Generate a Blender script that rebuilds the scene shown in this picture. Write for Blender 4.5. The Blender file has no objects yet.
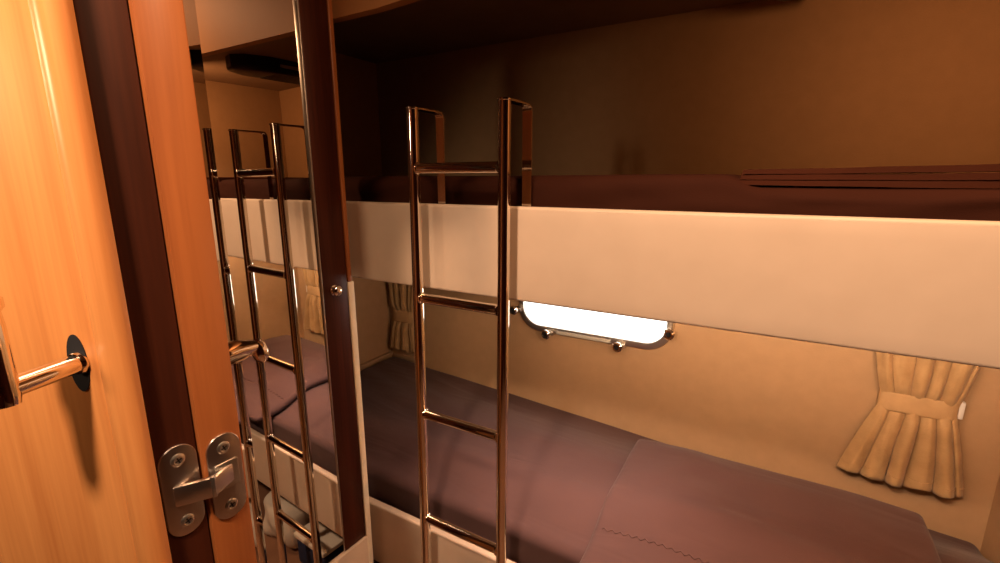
import bpy, bmesh, math, random
from mathutils import Vector, Matrix, noise
C = bpy.context.scene.collection
EYE = 1.40
# ------------------------------------------------------------------ camera
cam_d = bpy.data.cameras.new('camera'); cam = bpy.data.objects.new('camera', cam_d); C.objects.link(cam)
cam_d.sensor_width = 36; cam_d.lens = 474.34 * 36 / 1000; cam_d.clip_start = 0.01
yaw, pitch, roll = -0.5307, 0.2157, -0.0031
fw = Vector((math.sin(yaw)*math.cos(pitch), math.cos(yaw)*math.cos(pitch), -math.sin(pitch)))
rt = Vector((math.cos(yaw), -math.sin(yaw), 0)); up = rt.cross(fw)
r2 = rt*math.cos(roll) + up*math.sin(roll); u2 = -rt*math.sin(roll) + up*math.cos(roll)
mw = Matrix(((r2.x, u2.x, -fw.x, 0), (r2.y, u2.y, -fw.y, 0), (r2.z, u2.z, -fw.z, EYE), (0, 0, 0, 1)))
cam.matrix_world = mw
bpy.context.scene.camera = cam
# ------------------------------------------------------------------ world, lamps, exposure
w = bpy.data.worlds.new('world'); bpy.context.scene.world = w; w.use_nodes = True
w.node_tree.nodes['Background'].inputs[0].default_value = (1, .55, .3, 1)
w.node_tree.nodes['Background'].inputs[1].default_value = 0.02
vs = bpy.context.scene.view_settings
vs.view_transform = 'Standard'; vs.look = 'None'; vs.gamma = 1; vs.use_curve_mapping = False
vs.exposure = 0.0
def aim(o, loc, target):
    o.location = loc
    o.rotation_euler = (Vector(target) - Vector(loc)).to_track_quat('-Z', 'Y').to_euler()
def spot(name, loc, target, watts, col, ang, blend, rad):
    l = bpy.data.lights.new(name, 'SPOT'); l.energy = watts; l.color = col
    l.spot_size = math.radians(ang); l.spot_blend = blend; l.shadow_soft_size = rad
    o = bpy.data.objects.new(name, l); C.objects.link(o); aim(o, loc, target); return o
def area(name, loc, target, watts, col, sx, sy):
    l = bpy.data.lights.new(name, 'AREA'); l.energy = watts; l.color = col
    l.shape = 'RECTANGLE'; l.size = sx; l.size_y = sy
    o = bpy.data.objects.new(name, l); C.objects.link(o); aim(o, loc, target); return o
WARM = (1, .66, .43)
spot('ceiling_downlight', (-.24, -.28, 2.06), (-.08, .22, 1.0), 74, WARM, 88, .35, .05)
spot('corridor_light', (-1.05, -.42, 1.62), (-.90, .02, 1.45), 35, (1, .66, .40), 64, 1.0, .10)
area('header_fill_light', (.14, .50, 2.08), (.02, .62, 1.0), 9, (1, .55, .29), .2, .12)  # added fill, no visible fixture: brightens the header, boards and edge trims
area('lower_bunk_strip_light', (.02, .925, 1.150), (.02, 1.55, 1.38), 14.0, (1, .67, .43), 1.0, .03)
_l = area('bed_pool_fill', (-.38, .95, 1.148), (-.38, .99, .6), 2.0, (1, .72, .55), .45, .06); _l.data.spread = math.radians(95)  # added fill hidden under the upper bunk, makes the bright pool on the bed
area('upper_wall_fill', (.26, .93, 1.72), (.50, 1.55, 1.42), 1.7, (1, .44, .17), .10, .10)  # added fill out of view, brightens the right of the upper back wall

# ------------------------------------------------------------------ materials
def new_mat(name, rough=.5, metal=0, coat=0, col=(.5, .5, .5), sheen=0):
    m = bpy.data.materials.new(name); m.use_nodes = True
    b = m.node_tree.nodes['Principled BSDF']
    b.inputs['Base Color'].default_value = (*col, 1); b.inputs['Roughness'].default_value = rough
    b.inputs['Metallic'].default_value = metal; b.inputs['Coat Weight'].default_value = coat
    b.inputs['Coat Roughness'].default_value = .12
    b.inputs['Sheen Weight'].default_value = sheen
    return m, m.node_tree.nodes, m.node_tree.links, b
def wood(name, dark, light, rough, coat, sc=1.0, coatr=.2):
    m, N, L, b = new_mat(name, rough, coat=coat); b.inputs['Coat Roughness'].default_value = coatr
    tc = N.new('ShaderNodeTexCoord'); mp = N.new('ShaderNodeMapping'); mp.inputs['Scale'].default_value = (28*sc, 28*sc, 1.1*sc)
    n1 = N.new('ShaderNodeTexNoise'); n1.inputs['Scale'].default_value = 1.0; n1.inputs['Detail'].default_value = 5; n1.inputs['Distortion'].default_value = .7
    mp2 = N.new('ShaderNodeMapping'); mp2.inputs['Scale'].default_value = (260*sc, 260*sc, 9*sc)
    n2 = N.new('ShaderNodeTexNoise'); n2.inputs['Scale'].default_value = 1.0; n2.inputs['Detail'].default_value = 3
    mx = N.new('ShaderNodeMath'); mx.operation = 'MULTIPLY_ADD'; mx.inputs[1].default_value = .28
    cr = N.new('ShaderNodeValToRGB'); cr.color_ramp.elements[0].position = .38; cr.color_ramp.elements[1].position = .78
    cr.color_ramp.elements[0].color = (*dark, 1); cr.color_ramp.elements[1].color = (*light, 1)
    L.new(tc.outputs['Object'], mp.inputs[0]); L.new(mp.outputs[0], n1.inputs['Vector'])
    L.new(tc.outputs['Object'], mp2.inputs[0]); L.new(mp2.outputs[0], n2.inputs['Vector'])
    L.new(n2.outputs[0], mx.inputs[0]); L.new(n1.outputs[0], mx.inputs[2]); L.new(mx.outputs[0], cr.inputs[0])
    L.new(cr.outputs[0], b.inputs['Base Color'])
    if not coat: b.inputs['Specular IOR Level'].default_value = .22
    return m
def cloth(name, c1, c2, rough=.9, scale=9, bump=.15, bscale=500, sheen=0.0, fold=0.0):
    m, N, L, b = new_mat(name, rough, sheen=sheen); b.inputs['Specular IOR Level'].default_value = .35 if rough < .5 else .12
    tc = N.new('ShaderNodeTexCoord')
    n1 = N.new('ShaderNodeTexNoise'); n1.inputs['Scale'].default_value = scale; n1.inputs['Detail'].default_value = 4
    cr = N.new('ShaderNodeValToRGB'); cr.color_ramp.elements[0].position = .3; cr.color_ramp.elements[1].position = .7
    cr.color_ramp.elements[0].color = (*c1, 1); cr.color_ramp.elements[1].color = (*c2, 1)
    L.new(tc.outputs['Object'], n1.inputs['Vector']); L.new(n1.outputs[0], cr.inputs[0]); L.new(cr.outputs[0], b.inputs['Base Color'])
    n2 = N.new('ShaderNodeTexNoise'); n2.inputs['Scale'].default_value = bscale; n2.inputs['Detail'].default_value = 2
    bp = N.new('ShaderNodeBump'); bp.inputs['Strength'].default_value = bump; bp.inputs['Distance'].default_value = .002
    L.new(tc.outputs['Object'], n2.inputs['Vector']); L.new(n2.outputs[0], bp.inputs['Height'])
    L.new(bp.outputs[0], b.inputs['Normal'])
    if fold:
        mp = N.new('ShaderNodeMapping'); mp.inputs['Rotation'].default_value = (0, 0, .5); mp.inputs['Scale'].default_value = (2.2, 9, 5)
        n3 = N.new('ShaderNodeTexNoise'); n3.inputs['Scale'].default_value = 1.2; n3.inputs['Detail'].default_value = 2; n3.inputs['Distortion'].default_value = 1.2
        b2 = N.new('ShaderNodeBump'); b2.inputs['Strength'].default_value = fold; b2.inputs['Distance'].default_value = .012
        L.new(tc.outputs['Object'], mp.inputs[0]); L.new(mp.outputs[0], n3.inputs['Vector']); L.new(n3.outputs[0], b2.inputs['Height'])
        L.new(b2.outputs[0], bp.inputs['Normal'])
    return m
CHERRY = wood('glossy cherry wood', (.55, .20, .058), (.78, .35, .115), .32, .5, coatr=.28)
POSTW = wood('orange cherry post', (.23, .066, .018), (.39, .128, .036), .38, .3)
DARKW = wood('dark mahogany', (.020, .004, .002), (.075, .016, .007), .4, 0)
REDW = wood('red brown mahogany', (.032, .007, .003), (.075, .017, .006), .5, 0)
VINYL = cloth('cream vinyl', (.66, .52, .40), (.70, .555, .43), .48, 14, .05, 900)
WALLF = cloth('tan wall lining', (.42, .275, .155), (.45, .295, .168), .75, 30, .25, 260)
CEILM = cloth('ceiling lining', (.30, .21, .14), (.34, .24, .16), .8, 10, .1, 300)
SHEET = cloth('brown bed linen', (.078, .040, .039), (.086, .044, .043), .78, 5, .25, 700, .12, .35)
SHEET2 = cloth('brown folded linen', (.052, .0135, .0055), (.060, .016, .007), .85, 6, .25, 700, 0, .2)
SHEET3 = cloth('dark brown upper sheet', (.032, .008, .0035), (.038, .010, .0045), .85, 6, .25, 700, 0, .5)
CURT = cloth('gold beige curtain', (.40, .255, .12), (.50, .33, .165), .5, 25, .35, 160, .2)
TIEM = cloth('curtain tieback', (.47, .31, .16), (.54, .36, .19), .6, 30, .3, 300)
CREAM = new_mat('cream edging', .5, col=(.92, .82, .64))[0]
FLOORM = cloth('brown floor', (.20, .10, .06), (.28, .15, .09), .5, 6, .05, 50)
CHROME = new_mat('warm chrome', .07, 1, col=(.86, .78, .68))[0]
SATIN = new_mat('satin steel', .30, 1, col=(.62, .57, .53))[0]
SATIN2 = new_mat('brushed frame metal', .35, 1, col=(.60, .57, .52))[0]
MIRROR = new_mat('mirror glass', .0, 1, col=(.80, .76, .70))[0]
BLACK = new_mat('black plastic', .35, col=(.012, .011, .012))[0]
HEADM = cloth('orange brown header lining', (.52, .25, .10), (.56, .27, .11), .55, 8, .05, 400)
HOLE = new_mat('painted slot darkness', .9, col=(.004, .005, .010))[0]  # the open slot's inner darkness, put into the colour of a flat disc
TAG = new_mat('white plastic', .5, col=(.75, .72, .70))[0]
NAVY = new_mat('navy canvas', .8, col=(.012, .022, .07))[0]
PAPER = new_mat('off white cloth', .8, col=(.75, .68, .58))[0]
GREYT = new_mat('grey strip', .5, col=(.5, .48, .42))[0]
def emit(name, col, s):
    m = bpy.data.materials.new(name); m.use_nodes = True; N = m.node_tree.nodes
    b = N['Principled BSDF']; b.inputs['Emission Color'].default_value = (*col, 1); b.inputs['Emission Strength'].default_value = s
    b.inputs['Base Color'].default_value = (.8, .8, .8, 1); b.inputs['Roughness'].default_value = .2
    return m
DAY = emit('daylight in frosted glass', (1, .98, .93), 3.2)

# ------------------------------------------------------------------ helpers
def link(name, bm, mat, parent=None, smooth=True, auto=35):
    me = bpy.data.meshes.new(name); bmesh.ops.recalc_face_normals(bm, faces=bm.faces); bm.to_mesh(me); bm.free()
    me.materials.append(mat)
    if smooth:
        me.polygons.foreach_set('use_smooth', [True]*len(me.polygons))
        if auto: me.set_sharp_from_angle(angle=math.radians(auto))
    o = bpy.data.objects.new(name, me); C.objects.link(o)
    if parent: o.parent = parent; o.matrix_parent_inverse = Matrix.Translation(parent.location).inverted()
    return o
def tag(o, label=None, cat=None, group=None, kind=None):
    if label: o['label'] = label
    if cat: o['category'] = cat
    if group: o['group'] = group
    if kind: o['kind'] = kind
    return o
def empty(name, loc, label, cat, group=None, kind=None):
    o = bpy.data.objects.new(name, None); o.location = loc; o.empty_display_size = .05; C.objects.link(o)
    return tag(o, label, cat, group, kind)
IDF = lambda p: p
def box(bm, x0, x1, y0, y1, z0, z1, bev=0, T=IDF, seg=2):
    t = bmesh.new()
    bmesh.ops.create_cube(t, size=1)
    for v in t.verts:
        v.co = Vector(((x0+x1)/2 + v.co.x*(x1-x0), (y0+y1)/2 + v.co.y*(y1-y0), (z0+z1)/2 + v.co.z*(z1-z0)))
    if bev: bmesh.ops.bevel(t, geom=list(t.edges), offset=bev, segments=seg, profile=.5, affect='EDGES')
    merge(bm, t, T)
def merge(bm, t, T=IDF):
    mp = {v: bm.verts.new(T(v.co)) for v in t.verts}
    for f in t.faces:
        try: bm.faces.new([mp[v] for v in f.verts])
        except ValueError: pass
    t.free()
def sweep(bm, path, rad, n=16, cap=True, prof=None, side=None):
    """tube (or profile [(a,b)] with fixed side vector) along a polyline with mitred joints"""
    P = [Vector(p) for p in path]; rings = []
    rads = rad if isinstance(rad, (list, tuple)) else [rad]*len(P)
    ref = None
    for i, p in enumerate(P):
        d = (P[min(i+1, len(P)-1)] - P[max(i-1, 0)]).normalized()
        if side is not None: a = Vector(side)
        else:
            if ref is None: ref = Vector((0, 0, 1)) if abs(d.z) < .9 else Vector((1, 0, 0))
            a = (ref - d*ref.dot(d)).normalized(); ref = a
        b = d.cross(a).normalized()
        pr = prof or [(math.cos(2*math.pi*k/n), math.sin(2*math.pi*k/n)) for k in range(n)]
        rings.append([bm.verts.new(p + a*u*rads[i] + b*v*rads[i]) for u, v in pr])
    m = len(rings[0])
    for i in range(len(rings)-1):
        for k in range(m): bm.faces.new((rings[i][k], rings[i][(k+1) % m], rings[i+1][(k+1) % m], rings[i+1][k]))
    if cap: bm.faces.new(rings[0][::-1]); bm.faces.new(rings[-1])
def lathe(bm, prof, origin, axis, n=24):
    """prof: [(r, h)] about axis from origin"""
    ax = Vector(axis).normalized(); a = ax.orthogonal().normalized(); b = ax.cross(a); O = Vector(origin); rings = []
    for r, h in prof:
        rings.append([bm.verts.new(O + ax*h + (a*math.cos(2*math.pi*k/n) + b*math.sin(2*math.pi*k/n))*max(r, 1e-5)) for k in range(n)])
    for i in range(len(rings)-1):
        for k in range(n): bm.faces.new((rings[i][k], rings[i][(k+1) % n], rings[i+1][(k+1) % n], rings[i+1][k]))
    bm.faces.new(rings[0][::-1]); bm.faces.new(rings[-1])
def prism(bm, pts, w0, w1, T, bev=0):
    """outline pts (a,b) extruded w0..w1, mapped by T((a,b,w))"""
    t = bmesh.new(); vs_ = [t.verts.new((a, b, w0)) for a, b in pts]; f = t.faces.new(vs_)
    r = bmesh.ops.extrude_face_region(t, geom=[f])
    nv = [g for g in r['geom'] if isinstance(g, bmesh.types.BMVert)]
    for v in nv: v.co.z = w1
    if bev:
        ed = [e for e in t.edges if all(abs(v.co.z-w1) < 1e-7 for v in e.verts)]
        bmesh.ops.bevel(t, geom=ed, offset=bev, segments=3, profile=.5, affect='EDGES')
    merge(bm, t, T)
def rrect(x0, x1, y0, y1, r, n=8):
    out = []
    for cx, cy, a0 in ((x1-r, y1-r, 0), (x0+r, y1-r, 90), (x0+r, y0+r, 180), (x1-r, y0+r, 270)):
        for k in range(n+1):
            a = math.radians(a0 + 90*k/n); out.append((cx + r*math.cos(a), cy + r*math.sin(a)))
    return out
def rbox(bm, lo, hi, r, n, disp=None):
    """dense rounded box; n = cells per axis; disp(p, normal) -> new p"""
    lo = Vector(lo); hi = Vector(hi); c = (lo+hi)/2; h = (hi-lo)/2
    t = bmesh.new(); keys = {}
    def coord(k, nn, hh, rr):   # more rows near edges
        s = k/nn*2-1
        e = min(.45, 6/nn)
        inner = hh-rr
        if abs(s) > 1-e: return math.copysign(inner + rr*(abs(s)-(1-e))/e, s)
        return s/(1-e)*inner
    for ax in range(3):
        a, b = (ax+1) % 3, (ax+2) % 3
        for sg in (-1, 1):
            grid = []
            for i in range(n[a]+1):
                row = []
                for j in range(n[b]+1):
                    q = [0, 0, 0]; q[ax] = sg*h[ax]; q[a] = coord(i, n[a], h[a], r); q[b] = coord(j, n[b], h[b], r)
                    key = tuple(round(v, 6) for v in q)
                    if key not in keys:
                        p = Vector(q); inn = Vector([max(-(h[k]-r), min(h[k]-r, p[k])) for k in range(3)])
                        d = p-inn; nrm = d.normalized(); p = inn + nrm*r + c
                        if disp: p = disp(p, nrm)
                        keys[key] = t.verts.new(p)
                    row.append(keys[key])
                grid.append(row)
            for i in range(n[a]):
                for j in range(n[b]):
                    t.faces.new((grid[i][j], grid[i+1][j], grid[i+1][j+1], grid[i][j+1]))
    merge(bm, t)
def nz(x, y, z, s=1): return noise.noise(Vector((x*s, y*s, z*s)))
MD0 = Vector((.0339, .99943, 0)); MN0 = Vector((-.99943, .0339, 0)); MD = Vector((.04678, .9989, 0)); MN = Vector((-.9989, .04678, 0))   # along the partition, and away from the cabin
def part(a, q, z): return MD*a + MN*q + Vector((0, 0, z))           # a along, q to the left of the viewer's station
def TP(p): return part(p.x, p.y, p.z)
def TM(p): return part(p.x, p.y + .0053*(p.z-EYE), p.z)      # the mirror door leans by a third of a degree

# ------------------------------------------------------------------ setting
YW, XL, XR = 1.55, -1.496, .545
bm = bmesh.new(); box(bm, XL-.03, 1.6, YW, YW+.03, 0, 2.15); tag(link('wall_back', bm, WALLF), kind='structure')
bm = bmesh.new(); box(bm, XL-.03, XL, .78, YW, 0, 1.86); tag(link('wall_left', bm, WALLF), kind='structure')
bm = bmesh.new(); box(bm, XR, XR+.03, .86, YW, 0, 2.15); tag(link('wall_right', bm, WALLF), kind='structure')
bm = bmesh.new(); box(bm, XL-.03, XR, .84, YW, 1.858, 1.89); box(bm, -1.8, 1.6, -1.2, .84, 2.11, 2.14)
tag(link('ceiling', bm, CEILM), kind='structure')
bm = bmesh.new(); box(bm, -1.8, 1.6, -1.2, YW, -.03, 0); tag(link('floor', bm, FLOORM), kind='structure')
bm = bmesh.new(); box(bm, -1.8, 1.6, -1.23, -1.2, 0, 2.11); tag(link('wall_rear', bm, REDW), kind='structure')
bm = bmesh.new(); box(bm, 1.57, 1.6, -1.2, .86, 0, 2.11); box(bm, XR+.03, 1.6, .86, .89, 0, 2.11); tag(link('wall_corridor', bm, REDW), kind='structure')
# partition beside the bunks: tan bulkhead, dark framing, end trims
bm = bmesh.new(); box(bm, .08, .762, .984, 1.004, 0, 1.858, T=TP); tag(link('wall_partition', bm, DARKW), kind='structure')
bm = bmesh.new(); box(bm, .40, .762, .946, .984, .0, .410, .002, T=TP); tag(link('trim_6', bm, VINYL), 'tan panel under the mirror door', 'panel', kind='structure')
bm = bmesh.new(); box(bm, .762, .775, .949, 1.004, 1.146, 1.858, .003, T=TP); tag(link('trim_1', bm, POSTW), kind='structure')
bm = bmesh.new(); box(bm, .762, .781, .949, 1.004, 0, 1.146, .003, T=TP); tag(link('trim_2', bm, CREAM), kind='structure')
bm = bmesh.new(); prism(bm, [(XL, 1.757), (-.8, 1.757), (-.1, 1.790), (XR, 1.802), (XR, 2.115), (XL, 2.115)], .835, .860, lambda p: Vector((p.x, p.z, p.y)), 0); tag(link('trim_5', bm, HEADM, smooth=False), 'padded header above the upper bunk', 'header', kind='structure')
MDa, MNa = MD, MN; MD, MN = MD0, MN0
# foreground frame (nearer plane of the doorway)
Q = .50; K = Q/.9354
bm = bmesh.new(); box(bm, .168, .387*K-.001, Q+.002, Q+.05, 0, 2.1, .002, T=TP); tag(link('trim_3', bm, REDW), kind='structure')
bm = bmesh.new(); box(bm, .387*K, .2490, Q-.003, Q+.04, 0, 2.1, .0025, T=TP)
tag(link('trim_4', bm, POSTW), kind='structure')

MD, MN = MDa, MNa
# ------------------------------------------------------------------ mirror door on the partition
md = empty('mirror_door', part(.62, .965, .412), 'tall mirrored door with a dark wood stile, reflecting the bunk ladder', 'mirror')
BS = .484
bm = bmesh.new(); box(bm, BS, .690, .9587, .9627, .412, 1.84, T=TM); link('mirror_glass', bm, MIRROR, md, False)
bm = bmesh.new()
def bev(p): return TM(Vector((p.x, p.y - (BS-p.x)*BEV, p.z)))      # the bevelled left border, its face turned by two degrees
BEV = .058
box(bm, .40, BS, .9587, .9617, .412, 1.84, T=bev); tag(link('bevelled_border', bm, MIRROR, md, False), 'bevelled left border of the mirror')
bm = bmesh.new(); box(bm, .690, .762, .9517, .983, .412, 1.84, .002, T=TP); tag(link('stile', bm, DARKW, md), 'dark mahogany stile right of the glass')
bm = bmesh.new(); box(bm, .40, .690, .966, .981, .412, 1.84, T=TP); tag(link('backing', bm, DARKW, md), 'dark wooden board behind the glass')
bm = bmesh.new(); box(bm, .6875, .6915, .9525, .966, .412, 1.84, .0008, T=TP); tag(link('glass_edge_strip', bm, SATIN2, md), 'thin bright strip between glass and stile')
bm = bmesh.new()
lathe(bm, [(.0125, 0), (.0125, .003), (.007, .005), (.0068, .007), (.0105, .009), (.0125, .012), (.0122, .016), (.009, .019), (.004, .0205)], part(.720, .9515, 1.134), -MN)
tag(link('knob', bm, CHROME, md), 'small round polished knob')

MD, MN = MD0, MN0
# ------------------------------------------------------------------ hinge across the two foreground strips
hg = empty('cabinet_hinge', part(.21, Q, 1.09), 'satin steel concealed hinge with two screwed plates across the dark and orange wood strips', 'hinge')
hw, hh, hz = .0350, .100, 1.0885
def plate(a0, face, zc, name):
    bm = bmesh.new()
    prism(bm, rrect(a0, a0+hw, zc-hh/2, zc+hh/2, hw/2-.0005, 10), 0, .0022, lambda p: part(p.x, face-p.z, p.y), .0008)
    o = link(name, bm, SATIN, hg)
    for s in (-1, 1):
        c = part(a0+hw/2, face-.0022, zc+s*.0345); b2 = bmesh.new()
        lathe(b2, [(.0068, 0), (.0068, .0004), (.0052, .0014), (.0042, .0016), (.003, .0010)], c, -MN, 20)
        for ang in (20, 110):
            d = math.radians(ang); u = MD*math.cos(d) + Vector((0, 0, math.sin(d))); v = MN.cross(u)
            vv = [b2.verts.new(c - MN*.0012 + u*a*.0036 + v*b*.0007) for a, b in ((-1, -1), (1, -1), (1, 1), (-1, 1))]
            b2.faces.new(vv).material_index = 1
        sc = link('screw', b2, SATIN2, o); sc.data.materials.append(BLACK)
    return o
plL = plate(.1690, Q+.002, hz+.002, 'hinge_plate')
plR = plate(.2105, Q-.003, hz-.004, 'hinge_plate')
bm = bmesh.new()
za, zb = hz-.012, hz+.010
def seg(a0, q0, a1, q1, th, z0, z1):
    d = Vector((a1-a0, q1-q0)); n = Vector((-d.y, d.x)).normalized()*th
    t = bmesh.new(); pts = [(a0, q0), (a1, q1), (a1+n.x, q1+n.y), (a0+n.x, q0+n.y)]
    vs_ = [t.verts.new((a, q, z0)) for a, q in pts]; f = t.faces.new(vs_)
    r = bmesh.ops.extrude_face_region(t, geom=[f])
    for g in r['geom']:
        if isinstance(g, bmesh.types.BMVert): g.co.z = z1
    bmesh.ops.bevel(t, geom=list(t.edges), offset=.0012, segments=2, profile=.5, affect='EDGES')
    merge(bm, t, TP)
seg(.1775, Q-.001, .2060, Q-.0165, .006, za, zb)
link('hinge_arm', bm, SATIN, hg)
bm = bmesh.new(); seg(.2055, Q-.0155, .2095, Q-.0185, .006, za-.0008, zb+.0008); link('hinge_knuckle', bm, SATIN2, hg)
bm = bmesh.new(); seg(.2095, Q-.0180, .2390, Q-.004, .006, za+.001, zb-.001); link('hinge_arm', bm, SATIN, hg)
bm = bmesh.new(); prism(bm, rrect(.2155, .2405, hz-.017, hz+.014, .003), 0, .0012, lambda p: part(p.x, Q-.0052-p.z, p.y), .0005)
tag(link('hinge_cup', bm, SATIN2, hg), 'raised rectangular seat of the arm')

# ------------------------------------------------------------------ lever latch reaching out past the orange strip
lv = empty('lever_latch', part(.2525, Q+.02, 1.2), 'small chrome lever latch with a drop end, over the mirror\'s left edge', 'latch')
bm = bmesh.new()
pz = 1.214
pth = [part(.2475, Q+.012, pz), part(.262, Q+.012, pz+.001), part(.275, Q+.013, pz-.001), part(.287, Q+.014, pz-.002)]
sweep(bm, pth, [.0115, .0112, .0088, .0060], 18); link('lever', bm, CHROME, lv)
bm = bmesh.new(); sweep(bm, [part(.286, Q+.013, pz+.004), part(.2885, Q+.014, pz-.002), part(.2905, Q+.014, pz-.010), part(.292, Q+.014, pz-.017), part(.2935, Q+.014, pz-.0225)], [.0040, .0080, .0092, .0085, .0045], 18); link('drop_end', bm, CHROME, lv)
bm = bmesh.new(); sweep(bm, [part(.2475, Q+.010, pz-.012), part(.268, Q+.010, pz-.0105), part(.283, Q+.0115, pz-.0065)], [.0022, .0022, .0018], 10); tag(link('lower_rib', bm, CHROME, lv), 'bright lower rib of the lever')

MD, MN = MDa, MNa
# ------------------------------------------------------------------ near door leaf at the far left
FS = .38/.5
LD = Vector((-.93418, -.35681, 0)); P0 = Vector((-.61478*FS, .23188*FS, 0)) + LD*.016; LN = Vector((-.35681, .93418, 0))
def leaf(u, w, z): return P0 + LD*u - LN*w + Vector((0, 0, z))     # w toward the viewer
dr = empty('door_1', leaf(.2, 0, .03), 'open glossy cherry wood door at the far left edge', 'door', kind='structure')
prof = [(.50, .0), (.0295, .0), (.0275, -.0005), (.0260, .0006), (.0235, .0024), (.020, .0040), (.0165, .0050), (.0125, .0054), (.0085, .0048), (.0048, .0028), (.0020, .0), (.0004, -.0035), (0, -.007), (.0006, -.012), (.50, -.012)]
bm = bmesh.new()
zs = [.03, 2.08]
rows = [[bm.verts.new(leaf(u, w_, z)) for u, w_ in prof] for z in zs]
n = len(prof)
for k in range(n): bm.faces.new((rows[0][k], rows[0][(k+1) % n], rows[1][(k+1) % n], rows[1][k]))
bm.faces.new(rows[0][::-1]); bm.faces.new(rows[1])
link('door_leaf', bm, CHERRY, dr, auto=50)
hc = (.0480, EYE-.1610)
bm = bmesh.new()
prism(bm, [(hc[0]+.0105*math.cos(2*math.pi*k/32), hc[1]+.027*math.sin(2*math.pi*k/32)) for k in range(32)], -.0002, .0008, lambda p: leaf(p.x, p.z, p.y))
tag(link('latch_slot', bm, HOLE, dr), 'black oval slot behind the handle')
bm = bmesh.new()
hu, hz2 = .0460, EYE-.160
L_ = .058
r_ = .0085
path = [leaf(hu, .0005, hz2), leaf(hu, L_*.5, hz2), leaf(hu, L_, hz2)]
sweep(bm, path, r_, 24)
lathe(bm, [(.0100, 0), (.0105, .002), (.0095, .0045)], leaf(hu, .0006, hz2), -LN, 24)
hd = link('handle', bm, CHROME, dr); tag(hd, 'chrome handle')
bm = bmesh.new()
pts = [(hu-.001, L_, hz2-.0125), (hu, L_, hz2-.004), (hu+.001, L_, hz2+.02), (hu+.001, L_, hz2+.05), (hu+.003, L_, hz2+.066)]
sweep(bm, [leaf(a, b, c) for a, b, c in pts], [.0075, .0095, .0095, .0095, .0095], 20)
lathe(bm, [(.010, 0), (.0125, .003), (.0125, .010), (.008, .014)], leaf(hu+.003, L_, hz2+.062), (0, 0, 1), 20)
link('grip', bm, CHROME, hd)

# ------------------------------------------------------------------ bunk boards
def board(name, z0, z1, label):
    t = empty(name, (-.2, .865, z0), label, 'bed board', 'upholstered bunk front boards')
    bm = bmesh.new(); x0, x1 = -1.49, XR-.004
    rbox(bm, (x0, .852, z0), (x1, .874, z1), .006, (60, 12, 14)); link('upholstered_panel', bm, VINYL, t, auto=0)
    bm = bmesh.new(); box(bm, x0, x1, .874, .886, z0+.012, z1-.012, .002); tag(link('backing_board', bm, DARKW, t), 'plain wooden board behind the padding')
    return t
board('bunk_board', EYE-.2545, EYE-.0577, 'long cream padded board along the front of the upper bunk')
board('bunk_board', EYE-1.122, EYE-.922, 'long cream padded board along the front of the lower bunk')
bm = bmesh.new(); box(bm, -1.49, XR-.004, .888, 1.548, EYE-.245, EYE-.225, .002); tag(link('bunk_shelf', bm, WALLF), 'panel carrying the upper mattress, over the lower bunk', 'shelf')
bm = bmesh.new(); box(bm, -1.49, XR-.004, 1.15, 1.548, .0, .334, .002); box(bm, -1.49, XR-.004, .888, 1.15, .305, .334, .002); tag(link('bunk_plinth', bm, FLOORM), 'brown recessed base and deck under the lower mattress', 'plinth')
bm = bmesh.new(); box(bm, XL, XL+.014, .90, YW, EYE-.806, EYE-.786, .004); tag(link('baseboard_left', bm, WALLF), kind='structure')
bm = bmesh.new(); box(bm, XL+.014, -1.31, YW-.010, YW, EYE-.812, EYE-.790, .004); tag(link('baseboard_back', bm, WALLF), kind='structure')

# ------------------------------------------------------------------ mattresses
ZT = EYE-.800
def dl(p, nr):
    q = p.copy()
    k = max(0, nr.z)
    kz = min(1, max(0, (p.z-(ZT-.16))/.13))
    if p.z > ZT-.16:
        q.z += k*(.0035*nz(p.x*1.1, p.y*6, 1) + .0025*nz(p.x*3+p.y*5, p.y*2-p.x*1.5, 4))
        fx = (p.x+1.49)/2.0
        e_ = lambda a: (lambda t_: t_*t_*(3-2*t_))(min(1, max(0, a)))
        q.z -= kz*.125*max(0, (p.x+1.45)/2)*e_((p.y-1.20)/.32)
        q.z -= kz*.050*e_((1.07-p.y)/.18)
        # taut diagonal pulls near the left end
        d = (p.y-1.0) + (p.x+1.45)*.35
        q.z += k*.0022*math.sin(d*60)*max(0, 1-fx*2.6)*e_((p.y-.98)/.1)
    q.y += (-nr.y > .3)*(.004*nz(p.x*5, p.z*8, 9))
    return q
t = empty('mattress', (-.5, 1.2, .33), 'thick lower bunk mattress in a plain brown fitted sheet', 'mattress')
bm = bmesh.new(); rbox(bm, (-1.48, .892, .335), (XR-.012, YW-.012, ZT), .022, (150, 70, 16), dl)
tag(link('fitted_sheet', bm, SHEET, t, auto=0))
ZU = EYE+.004
def du(p, nr):
    q = p.copy()
    if -nr.y > .2:
        s = p.x*9
        q.y += -nr.y*(.007*nz(p.x*4.0+p.z*9, p.z*22-p.x*3, 2) + .004*nz(p.x*9-p.z*14, p.z*30, 5))
    if nr.z > .1:
        q.z += .003*nz(p.x*3, p.y*3, 7)
    s_ = min(1, max(0, (p.x+.095)/.06)); q.z -= (.0165+.004*s_)*s_*s_*(3-2*s_)*max(0, min(1, (p.z-(ZU-.06))/.05))
    return q
t = empty('mattress', (-.5, 1.2, EYE-.224), 'upper bunk mattress in a creased dark brown sheet, behind the cream board', 'mattress')
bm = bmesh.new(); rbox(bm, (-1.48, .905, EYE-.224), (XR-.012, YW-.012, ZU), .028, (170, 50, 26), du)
link('fitted_sheet', bm, SHEET3, t, auto=0)

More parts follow.
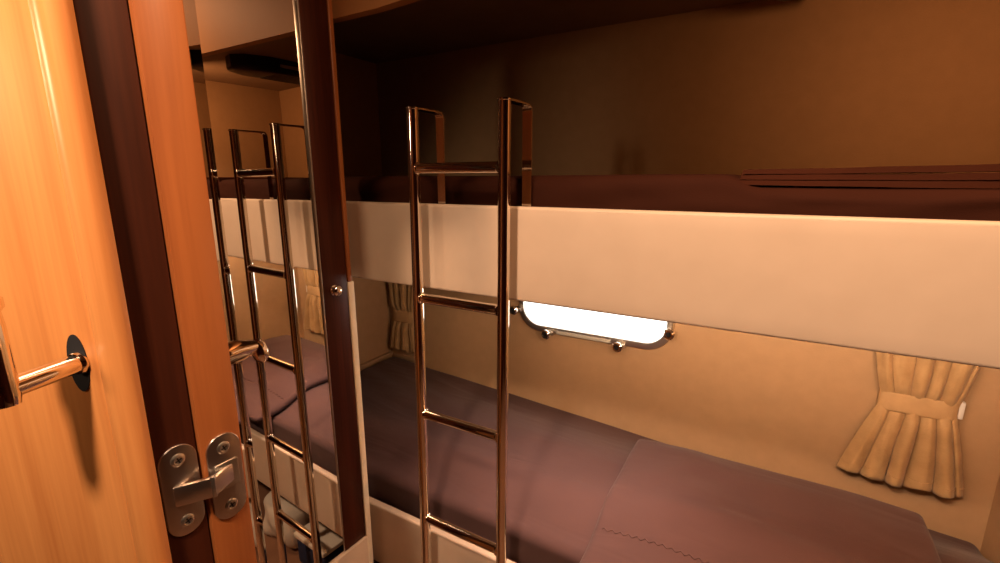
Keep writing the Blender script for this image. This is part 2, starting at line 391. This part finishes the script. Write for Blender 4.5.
# ------------------------------------------------------------------ pillow on the lower bunk
pw = empty('pillow', (.03, 1.1, ZT), 'flat brown pillow lying on the right half of the lower bunk', 'pillow')
px0, px1, py0, py1 = -.302, .365, .830, 1.350
def dp(p, nr):
    u = (p.x-px0)/(px1-px0); v = (p.y-py0)/(py1-py0)
    e = min(1, 4*min(u, 1-u)+.10)*min(1, 5*min(v, 1-v)+.2)
    q = p.copy(); base = ZT+.002
    q.z = base + (p.z-base)*(.35+.65*e**.5)
    top = max(0, nr.z)
    q.z += top*(.004*nz(p.x*4+p.y*7, p.y*3, 3) + .0030*nz(p.x*9+p.y*5, p.y*16-p.x*4, 6))
    # a long crease running to the far right
    d = (p.y-(1.10-.12*(p.x-.0))); q.z -= top*.003*math.exp(-(d/.012)**2)*(0 if p.x < -.05 else 1)
    t_ = min(1, max(0, (1.07-p.y)/.18)); q.z -= .050*t_*t_*(3-2*t_)
    q.x += .004*nz(p.y*5, 0, 2)*(1-u)*(1-2*abs(.5-v))
    return q
bm = bmesh.new(); rbox(bm, (px0, py0, ZT+.003), (px1, py1, ZT+.046), .016, (80, 60, 8), dp)
link('pillow_case', bm, SHEET, pw, auto=0)
bm = bmesh.new()
for a, b in (((px0+.02, .893), (.30, .893)),):
    k = 150; path = []
    for i in range(k+1):
        x = a[0]+(b[0]-a[0])*i/k
        q = dp(Vector((x, .950 + .003*math.sin(i*1.3), ZT+.046)), Vector((0, 0, 1))); path.append((q.x, q.y, q.z + .0012*(i % 2)))
    sweep(bm, path, .0014, 6)
tag(link('seam', bm, SHEET, pw), 'puckered seam near the front edge')

# ------------------------------------------------------------------ folded bedspread on the upper bunk
fb = empty('folded_bedspread', (.2, 1.08, ZU), 'dark brown bedspread folded in flat layers on the right of the upper bunk', 'bedspread')
bm = bmesh.new()
layers = 3
y0_, y1_ = .922, 1.30
def flay(i, s):   # height of layer centre at fraction s along x
    th = .0088 + .0050*s
    return ZU - .019 + th*(i+.5) - .004*s
x0_, x1_ = -.066, .52
# serpentine ribbon seen from its side, extruded in depth
pth = []
N_ = 26
for i in range(layers):
    xs = [x0_ + (0, .002, .006, .016)[i] + (x1_-.01-x0_)*k/N_ for k in range(N_+1)]
    if i % 2: xs = xs[::-1]
    for x in xs:
        s = (x-x0_)/(x1_-x0_)
        pth.append((x, flay(i, s) + .0010*nz(x*9, i*3, 1)))
def norm2(i):
    a = pth[max(i-1, 0)]; b = pth[min(i+1, len(pth)-1)]; d = Vector((b[0]-a[0], b[1]-a[1])); d.normalize(); return Vector((-d.y, d.x))
M_ = 14
ring = []
for j in range(M_+1):
    y = y0_ + (y1_-y0_)*j/M_
    L1, L2 = [], []
    for i, (x, z) in enumerate(pth):
        s = (x-x0_)/(x1_-x0_); th = (.0038+.0022*s); nn = norm2(i)
        oy = .005*nz(x*5, z*120, 3) if j in (0, M_) else 0
        zz = .0015*nz(x*6, y*6, 5)
        L1.append(bm.verts.new((x+nn.x*th, y+oy, z+nn.y*th+zz))); L2.append(bm.verts.new((x-nn.x*th, y+oy, z-nn.y*th+zz)))
    ring.append(L1+L2[::-1])
m_ = len(ring[0])
for j in range(M_):
    for k in range(m_): bm.faces.new((ring[j][k], ring[j][(k+1) % m_], ring[j+1][(k+1) % m_], ring[j+1][k]))
h = m_//2
for R_ in (ring[0], ring[-1]):
    for k in range(h-1): bm.faces.new((R_[k], R_[k+1], R_[m_-2-k], R_[m_-1-k]))
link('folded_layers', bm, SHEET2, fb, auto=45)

# ------------------------------------------------------------------ ladder hooked over the upper board
ld = empty('bunk_ladder', (-.57, .80, 0), 'polished chrome tube ladder hooked over the upper bunk board', 'ladder')
X0, WD, Z1, SP, ZTOP, LEAN, LX = -.6797, .2202, 1.4193, .2815, EYE+.1421, .0097, .0045
def rail(i, z): return Vector((X0 + i*WD + LX*(z-Z1), .80 + LEAN*(z-Z1), z))
RR = .0122
for i in (0, 1):
    bm = bmesh.new(); sweep(bm, [rail(i, .012), rail(i, ZTOP-.004)], RR, 28)
    link('rail', bm, CHROME, ld)
    bm = bmesh.new(); lathe(bm, [(RR+.0008, 0), (RR+.0016, .001), (RR+.0016, .0035), (RR, .0045)], rail(i, ZTOP-.004), (0, 0, 1), 28)
    tag(link('rail_cap', bm, CHROME, ld), 'flat chrome cap')
    # flat strap from the cap, back over the board and down behind it
    T0 = rail(i, ZTOP-.0015); yb = .8935; pth2 = [T0 + Vector((0, -.004, 0))]
    for k in range(7):
        a = math.radians(90*k/6); pth2.append(Vector((T0.x, yb-.012+.012*math.sin(a), T0.z-.012+.012*math.cos(a))))
    pth2.append(Vector((T0.x, yb, EYE-.13)))
    hw2 = .0105; th2 = .0016
    bm = bmesh.new(); sweep(bm, pth2, 1, prof=[(-hw2, -th2), (hw2, -th2), (hw2, th2), (-hw2, th2)], side=(1, 0, 0))
    link('hook', bm, CHROME, ld, auto=30)
    bm = bmesh.new(); lathe(bm, [(RR, 0), (RR+.001, .004), (RR+.001, .014), (.004, .014)], rail(i, .012)+Vector((0, 0, -.012)), (0, 0, 1)); tag(link('foot', bm, BLACK, ld), 'black rubber foot')
for k in range(5):
    z = Z1 - SP*k
    a, b = rail(0, z), rail(1, z)
    bm = bmesh.new(); d = Vector((RR-.002, 0, 0)); sweep(bm, [a+d, b-d], .0110, 24)
    for P_, s in ((a, 1), (b, -1)):
        lathe(bm, [(.0136, RR-.003), (.0130, RR), (.0112, RR+.002)], P_, (s, 0, 0), 24)
    link('rung', bm, CHROME, ld)

# ------------------------------------------------------------------ window above the lower bunk
wn = empty('window_1', (-.53, YW-.02, EYE-.4), 'bright frosted porthole window in a metal frame, half hidden by the upper bunk board', 'window', kind='structure')
wx0, wx1, wz0, wz1 = -.815, -.256, EYE-.561, EYE-.290
outer = rrect(wx0, wx1, wz0, wz1, .088, 14); inner = rrect(wx0+.022, wx1-.022, wz0+.027, wz1-.022, .068, 14)
bm = bmesh.new()
TY = lambda p: Vector((p.x, YW-p.z, p.y))
prism(bm, inner, .004, .014, TY); link('pane', bm, DAY, wn)
bm = bmesh.new(); n = len(outer)
def ringf(d):
    return [[bm.verts.new((a, YW-dd, b)) for a, b in o] for o, dd in d]
def mix(t): return [(a[0]*(1-t)+b[0]*t, a[1]*(1-t)+b[1]*t) for a, b in zip(outer, inner)]
R_ = ringf([(mix(0), 0), (mix(0), .014), (mix(.12), .021), (mix(.5), .024), (mix(.88), .022), (mix(1), .017), (mix(1), 0)])
for a, b in zip(R_, R_[1:]+R_[:1]):
    for k in range(n): bm.faces.new((a[k], a[(k+1) % n], b[(k+1) % n], b[k]))
link('frame', bm, SATIN2, wn)
bm = bmesh.new(); box(bm, -.66, -.455, YW-.0255, YW-.023, wz0+.003, wz0+.016, .0008); tag(link('seal_strip', bm, GREYT, wn), 'pale rubber strip on the lower frame')
for cx, cz, ang in ((-.690, EYE-.560, -90), (-.425, EYE-.560, -90), (-.824, EYE-.487, 200), (-.262, EYE-.487, -20)):
    a = math.radians(ang); dv = Vector((math.cos(a), 0, math.sin(a)))
    bm = bmesh.new(); c = Vector((cx, YW-.02, cz)); e = Vector((.012, 0, .002)) if ang == -90 else -dv*.014
    box(bm, min(c.x, c.x+e.x)-.007, max(c.x, c.x+e.x)+.007, YW-.028, YW-.0005, cz-.006, cz+.008, .002)
    o = link('latch', bm, SATIN2, wn)
    bm = bmesh.new(); lathe(bm, [(.008, 0), (.008, .008), (.016, .010), (.0185, .016), (.0180, .021), (.0135, .025), (.0085, .025), (.0075, .0215)], c+Vector((0, -.006, 0)), (-.1, -1, 0), 20); link('latch_knob', bm, CHROME, o)
    bm = bmesh.new(); lathe(bm, [(.0075, 0), (.0075, .0012)], c+Vector((-.003, -.0285, 0)), (-.1, -1, 0), 14); tag(link('knob_centre', bm, BLACK, o), 'dark centre')

# ------------------------------------------------------------------ curtains tied with bands
def curtain(name, cx, wt, wtie, wb, zt, ztie, zb, seed, folds, label, cnt, skew=0.0):
    t = empty(name, (cx, YW-.03, zb), label, 'curtain', 'tied beige curtains')
    rnd = random.Random(seed); ph = [rnd.uniform(-.6, .6) for _ in range(folds+2)]; am = [rnd.uniform(.6, 1.25) for _ in range(folds+2)]
    cum = [0]
    for q in range(folds): cum.append(cum[-1] + rnd.uniform(.4, 1.9))
    cum = [q/cum[-1] for q in cum]
    def fold_at(u):
        for q in range(folds):
            if u <= cum[q+1]: return q + (u-cum[q])/(cum[q+1]-cum[q])
        return folds-1e-6
    bm = bmesh.new(); NU, NV = 180, 60; grid = []
    for j in range(NV+1):
        f = j/NV; z = zt + (zb-zt)*f
        if z > ztie:
            s = (zt-z)/(zt-ztie); wd = wt + (wtie-wt)*(s**1.6); c = cx + skew*.2*(1-s)
        else:
            s = (ztie-z)/(ztie-zb); wd = wtie + (wb-wtie)*(.75*s+.25*math.sin(s*math.pi/2)); c = cx + skew*s
        tight = math.exp(-((z-ztie)/.035)**2)
        row = []
        for i in range(NU+1):
            u = i/NU; g = fold_at(u); k = int(min(g, folds-1e-6)); fr = g-k
            amp = (.021*am[k]+.003)*(1-.85*tight)
            if z < ztie: amp *= .9 + .5*(ztie-z)/(ztie-zb)
            y = amp*(math.sin(math.pi*fr)**.45) + .004*nz(u*14, z*14, seed)
            xw = u + .018*math.sin(g*2.1+ph[k]+z*9)*(1-tight)*min(1, u*8, (1-u)*8)
            x = c + (xw-.5)*wd
            zz = z + (.010*nz(u*5, seed, 0) if j == NV else 0) + .006*math.sin(math.pi*fr)*(f**6)
            edge = min(1, 10*u+.15, 10*(1-u)+.15)
            row.append(bm.verts.new((x, YW-.012-y*edge-.004, zz)))
        grid.append(row)
    for j in range(NV):
        for i in range(NU): bm.faces.new((grid[j][i], grid[j][i+1], grid[j+1][i+1], grid[j+1][i]))
    o = link('curtain_fabric', bm, CURT, t, auto=0)
    m = o.modifiers.new('thickness', 'SOLIDIFY'); m.thickness = .0018
    # hem ridge
    bm = bmesh.new(); jr = int(NV*.93); fx = []
    for i in range(NU+1):
        u = i/NU; g = fold_at(u); k = int(min(g, folds-1e-6)); fr = g-k
        s = 1; z = zb+.030; c = cx+skew*.93; edge = min(1, 10*u+.15, 10*(1-u)+.15)
        y = (.021*am[k]+.003)*1.37*(math.sin(math.pi*fr)**.45) + .004*nz(u*14, z*14, seed)
        xw = u + .018*math.sin(g*2.1+ph[k]+z*9)*min(1, u*8, (1-u)*8)
        fx.append((c+(xw-.5)*wb*.993, YW-.0155-y*edge-.0022, z))
    sweep(bm, fx, .0011, 6); tag(link('hem', bm, CURT, t), 'stitched hem')
    # band
    bm = bmesh.new(); hw_ = wtie/2+.006; pr_ = []
    K_ = 40
    rows = []
    for zz, in ((ztie-.026,), (ztie-.022,), (ztie,), (ztie+.022,), (ztie+.026,)):
        r = []
        for i in range(K_+1):
            a = math.pi*i/K_
            inset = .001 if abs(zz-ztie) > .025 else 0
            r.append(bm.verts.new((cx-hw_*math.copysign(abs(math.cos(a))**.6, math.cos(a)), YW-.002-(.0285-inset)*(math.sin(a)**.55) - .0008*nz(i*.7, zz*60, 3), zz + .004*(i/K_-.5))))
        rows.append(r)
    for a, b in zip(rows, rows[1:]):
        for i in range(K_): bm.faces.new((a[i], a[i+1], b[i+1], b[i]))
    o = link('tieback', bm, TIEM, t, auto=0); m = o.modifiers.new('thickness', 'SOLIDIFY'); m.thickness = .002
    bm = bmesh.new(); box(bm, cx+hw_-.001, cx+hw_+.010, YW-.016, YW-.001, ztie-.020, ztie+.026, .002); tag(link('tieback_clip', bm, TAG, t), 'white clip')
    return t
curtain('curtain', .362, .235, .150, .268, EYE-.30, EYE-.582, EYE-.812, 3, 6, 'gathered gold-beige curtain with a tieback, right of the window', 1, -.012)
curtain('curtain', -1.395, .20, .115, .17, EYE-.27, EYE-.60, EYE-.757, 8, 6, 'gathered beige curtain in the left corner of the lower bunk', 2)

# ------------------------------------------------------------------ black unit seen in the mirror
bu = empty('ceiling_unit', (.0, 1.23, 1.858), 'black oblong unit under the upper bunk ceiling, seen only in the mirror', 'ceiling unit')
TC = lambda p: Vector((p.y, p.x, 1.858-p.z))
bm = bmesh.new()
prism(bm, [(1.04, -.01), (1.07, -.055), (1.15, -.085), (1.37, -.085), (1.42, -.05), (1.42, .05), (1.37, .075), (1.12, .075), (1.05, .045)], 0, .054, TC, .016)
link('housing', bm, BLACK, bu)
bm = bmesh.new(); box(bm, -.088, -.0845, 1.19, 1.29, 1.826, 1.838, .001, seg=1); tag(link('display_strip', bm, SATIN, bu), 'pale strip on the face')
bm = bmesh.new()
for k in range(6): box(bm, -.055+k*.02, -.047+k*.02, 1.18, 1.36, 1.8025, 1.8055, .0008)
tag(link('grille', bm, BLACK, bu), 'black louvred grille')

# ------------------------------------------------------------------ things on the floor, seen in the mirror
fbx = empty('bag', (-.49, .97, 0), 'navy bag with a pale top edge on the floor under the lower bunk', 'bag')
bm = bmesh.new(); rbox(bm, (-.58, .87, .0), (-.40, 1.08, .115), .02, (16, 12, 12)); link('bag_body', bm, NAVY, fbx, auto=0)
bm = bmesh.new(); box(bm, -.583, -.397, .866, 1.084, .112, .130, .006); tag(link('bag_rim', bm, PAPER, fbx), 'pale rim')
bm = bmesh.new()
def dc(p, nr):
    q = p + nr*(.03*nz(p.x*9, p.y*9, p.z*9+2)); q.z = max(.001, q.z); return q
rbox(bm, (-.35, .87, .0), (-.13, 1.08, .17), .04, (20, 18, 16), dc); tag(link('cloth_bundle', bm, PAPER, auto=0), 'crumpled off-white cloth on the floor beside the navy bag', 'cloth')
